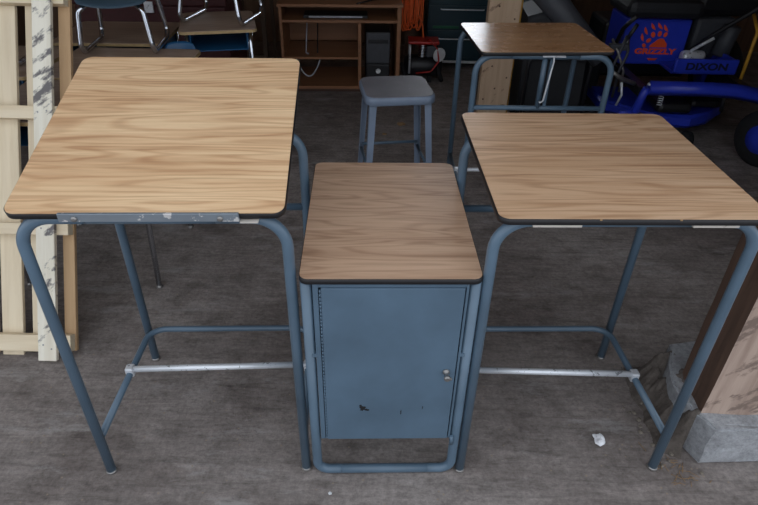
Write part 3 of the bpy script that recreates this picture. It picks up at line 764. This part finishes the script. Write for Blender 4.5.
mo('oil_filter', lathe(bmesh.new(), [(.05, -.1), (.058, -.09), (.058, .09), (.05, .10)], 20, Matrix.Translation((2.32 - 1.95, 4.12 - 3.65, .57)) @ Matrix.Rotation(R(8), 4, 'Y')), 'grey_plastic')
mb('engine', 2.12, 2.40, 4.18, 4.55, .43, .70, 'grey_plastic', .03)
mb('engine_shroud', 2.10, 2.55, 4.2, 4.7, .70, .86, 'black', .05)
# seat
mb('seat_cushion', 1.58, 2.08, 4.02, 4.46, .715, .83, 'black_soft', .045)
mo('seat_back', bx(-.24, .24, -.05, .05, 0, .45, bev=.045), 'black_soft', loc=(1.83 - 1.95, 4.52 - 3.65, .78), rot=(R(-10), 0, 0))
# steering levers
mo('lap_bar', tb(W3((2.10, 4.12, .50), (2.18, 4.05, .62), (2.42, 3.85, .92), (2.50, 3.80, 1.05)), .014, fr=.06), 'black')
mo('lap_bar', tb(W3((1.56, 4.10, .48), (1.57, 4.02, .66), (1.60, 3.92, .76)), .014, fr=.05), 'black')
mo('lever_sleeve', tb(W3((2.065, 4.04, .52), (2.16, 3.98, .62)), .010), 'zinc')
# front beam, caster arms and wheels
mo('front_beam', tb(W3((1.66, 3.62, .40), (2.02, 3.60, .405), (2.18, 3.58, .403), (2.50, 3.52, .36)), .046, fr=.12, seg=4), 'mower_blue')
mo('caster_arm', tb(W3((1.655, 3.62, .40), (1.64, 3.62, .37), (1.60, 3.60, .23)), .026, fr=.03), 'mower_blue')
mo('caster_bolt', lathe(bmesh.new(), [(.016, 0), (.012, .012)], 12, Matrix.Translation((1.66 - 1.95, 3.62 - 3.65, .42))), 'zinc')
def mwheel(x, y, r, w, ang=80, hub='mower_blue'):
    MM = Matrix.Translation((x - 1.95, y - 3.65, r)) @ Matrix.Rotation(R(ang - 90), 4, 'Z') @ Matrix.Rotation(R(90), 4, 'Y')
    wh = mo('wheel', lathe(bmesh.new(), [(r * .5, -w / 2), (r * .85, -w / 2), (r, -w * .32), (r, w * .32), (r * .85, w / 2), (r * .5, w / 2)], 32, MM), 'rubber')
    mo('hub', lathe(bmesh.new(), [(r * .2, -w * .56), (r * .5, -w * .52), (r * .54, 0), (r * .5, w * .52), (r * .2, w * .56)], 24, MM), hub, wh)
mwheel(1.585, 3.60, .115, .08, 70)
mo('caster_fork', tb(W3((1.60, 3.60, .25), (1.52, 3.62, .24), (1.52, 3.62, .115)), .012, fr=.02), 'mower_blue')
mwheel(2.36, 3.40, .175, .12, 118)
mo('caster_arm', tb(W3((2.44, 3.53, .35), (2.45, 3.50, .30), (2.46, 3.44, .20)), .02), 'mower_blue')
mwheel(1.50, 4.55, .24, .2, 92); mwheel(2.55, 4.55, .24, .2, 88)
# mowing deck
bm = prism(bmesh.new(), [(-.16, .0), (.10, -.04), (.26, .06), (.42, .20), (.42, .55), (-.42, .55), (-.42, .25), (-.25, .14)], .09, .18, bev=.02)
mo('mower_deck', bm, 'mower_blue', loc=(0, .12, 0))
mo('deck_pulley_cover', bx(-.13, .10, .06, .3, .20, .27, bev=.03), 'black', loc=(-.02, .0, 0))
mo('deck_pulley_cover', bx(.12, .34, .18, .42, .20, .25, bev=.03), 'black')
mo('anti_scalp_roller', lathe(bmesh.new(), [(.03, -.03), (.055, -.025), (.055, .025), (.03, .03)], 18, Matrix.Translation((.055, -.02, .056)) @ Matrix.Rotation(R(90), 4, 'Y')), 'rubber')
mo('deck_lift_rod', tb(W3((1.70, 3.72, .33), (2.05, 3.80, .36), (2.3, 3.85, .37)), .009), 'black')
mo('deck_lift_rod', tb(W3((2.22, 3.72, .22), (2.22, 3.75, .36)), .012), 'black')
sp = bmesh.new(); pts = [(1.78 - 1.95 + .015 * math.cos(a), .02 + .015 * math.sin(a), .27 + a * .0022) for a in [k * .5 for k in range(60)]]
tube(sp, pts, .0028, seg=6); mo('spring', sp, 'zinc')
mb('frame_rail', 1.62, 1.68, 3.66, 4.6, .33, .39, 'black', .004); mb('frame_rail', 2.30, 2.36, 3.66, 4.6, .33, .39, 'black', .004)
mo('rear_housing', bx(-.34, .34, .82, 1.2, .2, .6, bev=.03), 'black')
# hydraulic hoses and parking lever left of the riser
mo('hose', tb(W3((1.50, 3.86, .26), (1.49, 3.84, .46), (1.52, 3.84, .58), (1.56, 3.90, .64)), .010, fr=.06), 'grey_plastic')
mo('hose', tb(W3((1.535, 3.84, .26), (1.53, 3.82, .44), (1.56, 3.82, .56), (1.57, 3.90, .62)), .009, fr=.06), 'grey_plastic')
mo('hose', tb(W3((1.57, 3.84, .30), (1.56, 3.82, .44), (1.50, 3.84, .56), (1.47, 3.90, .62)), .008, fr=.06), 'glide')
mo('lever', tb(W3((1.40, 3.62, .50), (1.50, 3.66, .44), (1.60, 3.70, .40)), .014), 'glide')
mo('lever', tb(W3((1.59, 4.0, .56), (1.63, 3.96, .70)), .013), 'black')
mo('lever_bracket', bx(-.50, -.38, .20, .24, .56, .60, bev=.006), 'grey_plastic')
mo('chain', tb(W3((1.50, 3.66, .42), (1.52, 3.66, .34), (1.50, 3.66, .27)), .008), 'zinc')

# grass catcher and lumps behind the far desk
gc = thing('grass_catcher', 'dark grey grass catcher with slanted chute behind the far desk', 'catcher', (1.17, 4.14, 0), R(-4))
bm = prism(bmesh.new(), [(-.22, 0), (.22, 0), (.20, .62), (-.05, .80), (-.24, .74)], -.2, .25, bev=.03, M=Matrix.Rotation(R(90), 4, 'X'))
obj('bag', bm, M['black_soft'], gc)
obj('chute', tb([(-.22, -.22, .95), (.0, -.27, .74), (.24, -.34, .52)], .075, seg=14, radii=[.09, .075, .06]), M['grey_plastic'], gc)
obj('latch_plate', bx(-.05, .05, -.01, .01, -.012, .012, bev=.004), M['cable'], gc, (-.12, -.325, .90), (0, R(32), 0))
obj('frame', tb([(-.2, -.29, .0), (-.2, -.29, .5), (.2, -.29, .5), (.2, -.29, .0)], .012, fr=.04), M['black'], gc)
def sack(x, y, s, m, label, seed, name='sack'):
    bm = bmesh.new(); bmesh.ops.create_icosphere(bm, subdivisions=4, radius=1)
    for v in bm.verts:
        n_ = noise.noise(v.co * 1.8 + Vector((seed, 0, 0))) * .25 + noise.noise(v.co * 5 + Vector((seed, 3, 0))) * .08
        v.co = Vector((v.co.x * s[0], v.co.y * s[1], v.co.z * s[2])) * (1 + n_)
        if v.co.z < -s[2] * .55: v.co.z = -s[2] * .55
    for f in bm.faces: f.smooth = True
    return tag(obj(name, bm, m, loc=(x, y, s[2] * .55)), label, 'sack')
M['tarp'] = plain('dark_blue_tarp', srgb(40, 46, 74), .45, 0, .3, 8, .4)
M['dark_sack'] = plain('black_sack', srgb(34, 32, 38), .5, 0, .3, 8, .4)
sack(1.13, 3.44, (.15, .13, .14), M['tarp'], 'blue-black plastic sack on the floor behind the far desk', 2)
sack(.93, 3.66, (.085, .08, .10), M['dark_sack'], 'black plastic sack beside the pale timber stud', 5)
sack(1.39, 3.24, (.10, .09, .08), M['tarp'], 'low blue-black plastic sack in front of the grass catcher', 8)
# dark steel barrel at the back between cabinet and catcher
br = thing('steel_drum', 'dark steel drum at the back between stud and grass catcher', 'drum', (1.28, 5.32, 0))
obj('drum_body', lathe(bmesh.new(), [(.28, 0), (.285, .01), (.28, .03), (.28, .28), (.288, .29), (.28, .30), (.28, .56), (.288, .57), (.28, .58), (.28, .84), (.285, .86), (.26, .86), (.26, .85)], 36), M['teal'], br)
obj('drum_lid', lathe(bmesh.new(), [(.255, .845), (.25, .852)], 36), M['grey_plastic'], br)
# maroon crate behind the school desks
M['maroon'] = plain('maroon_panel', srgb(70, 28, 30), .6)
mr = thing('storage_trunk', 'dark maroon trunk standing behind the stacked school desks', 'trunk', (-1.55, 4.1, 0))
obj('trunk_body', bx(-.5, .5, 0, .5, 0, .72, bev=.01), M['maroon'], mr); obj('lid', bx(-.51, .51, -.01, .51, .722, .80, bev=.01), M['maroon'], mr)
obj('latch', bx(-.03, .03, -.02, -.008, .68, .75, bev=.003), M['zinc'], mr)
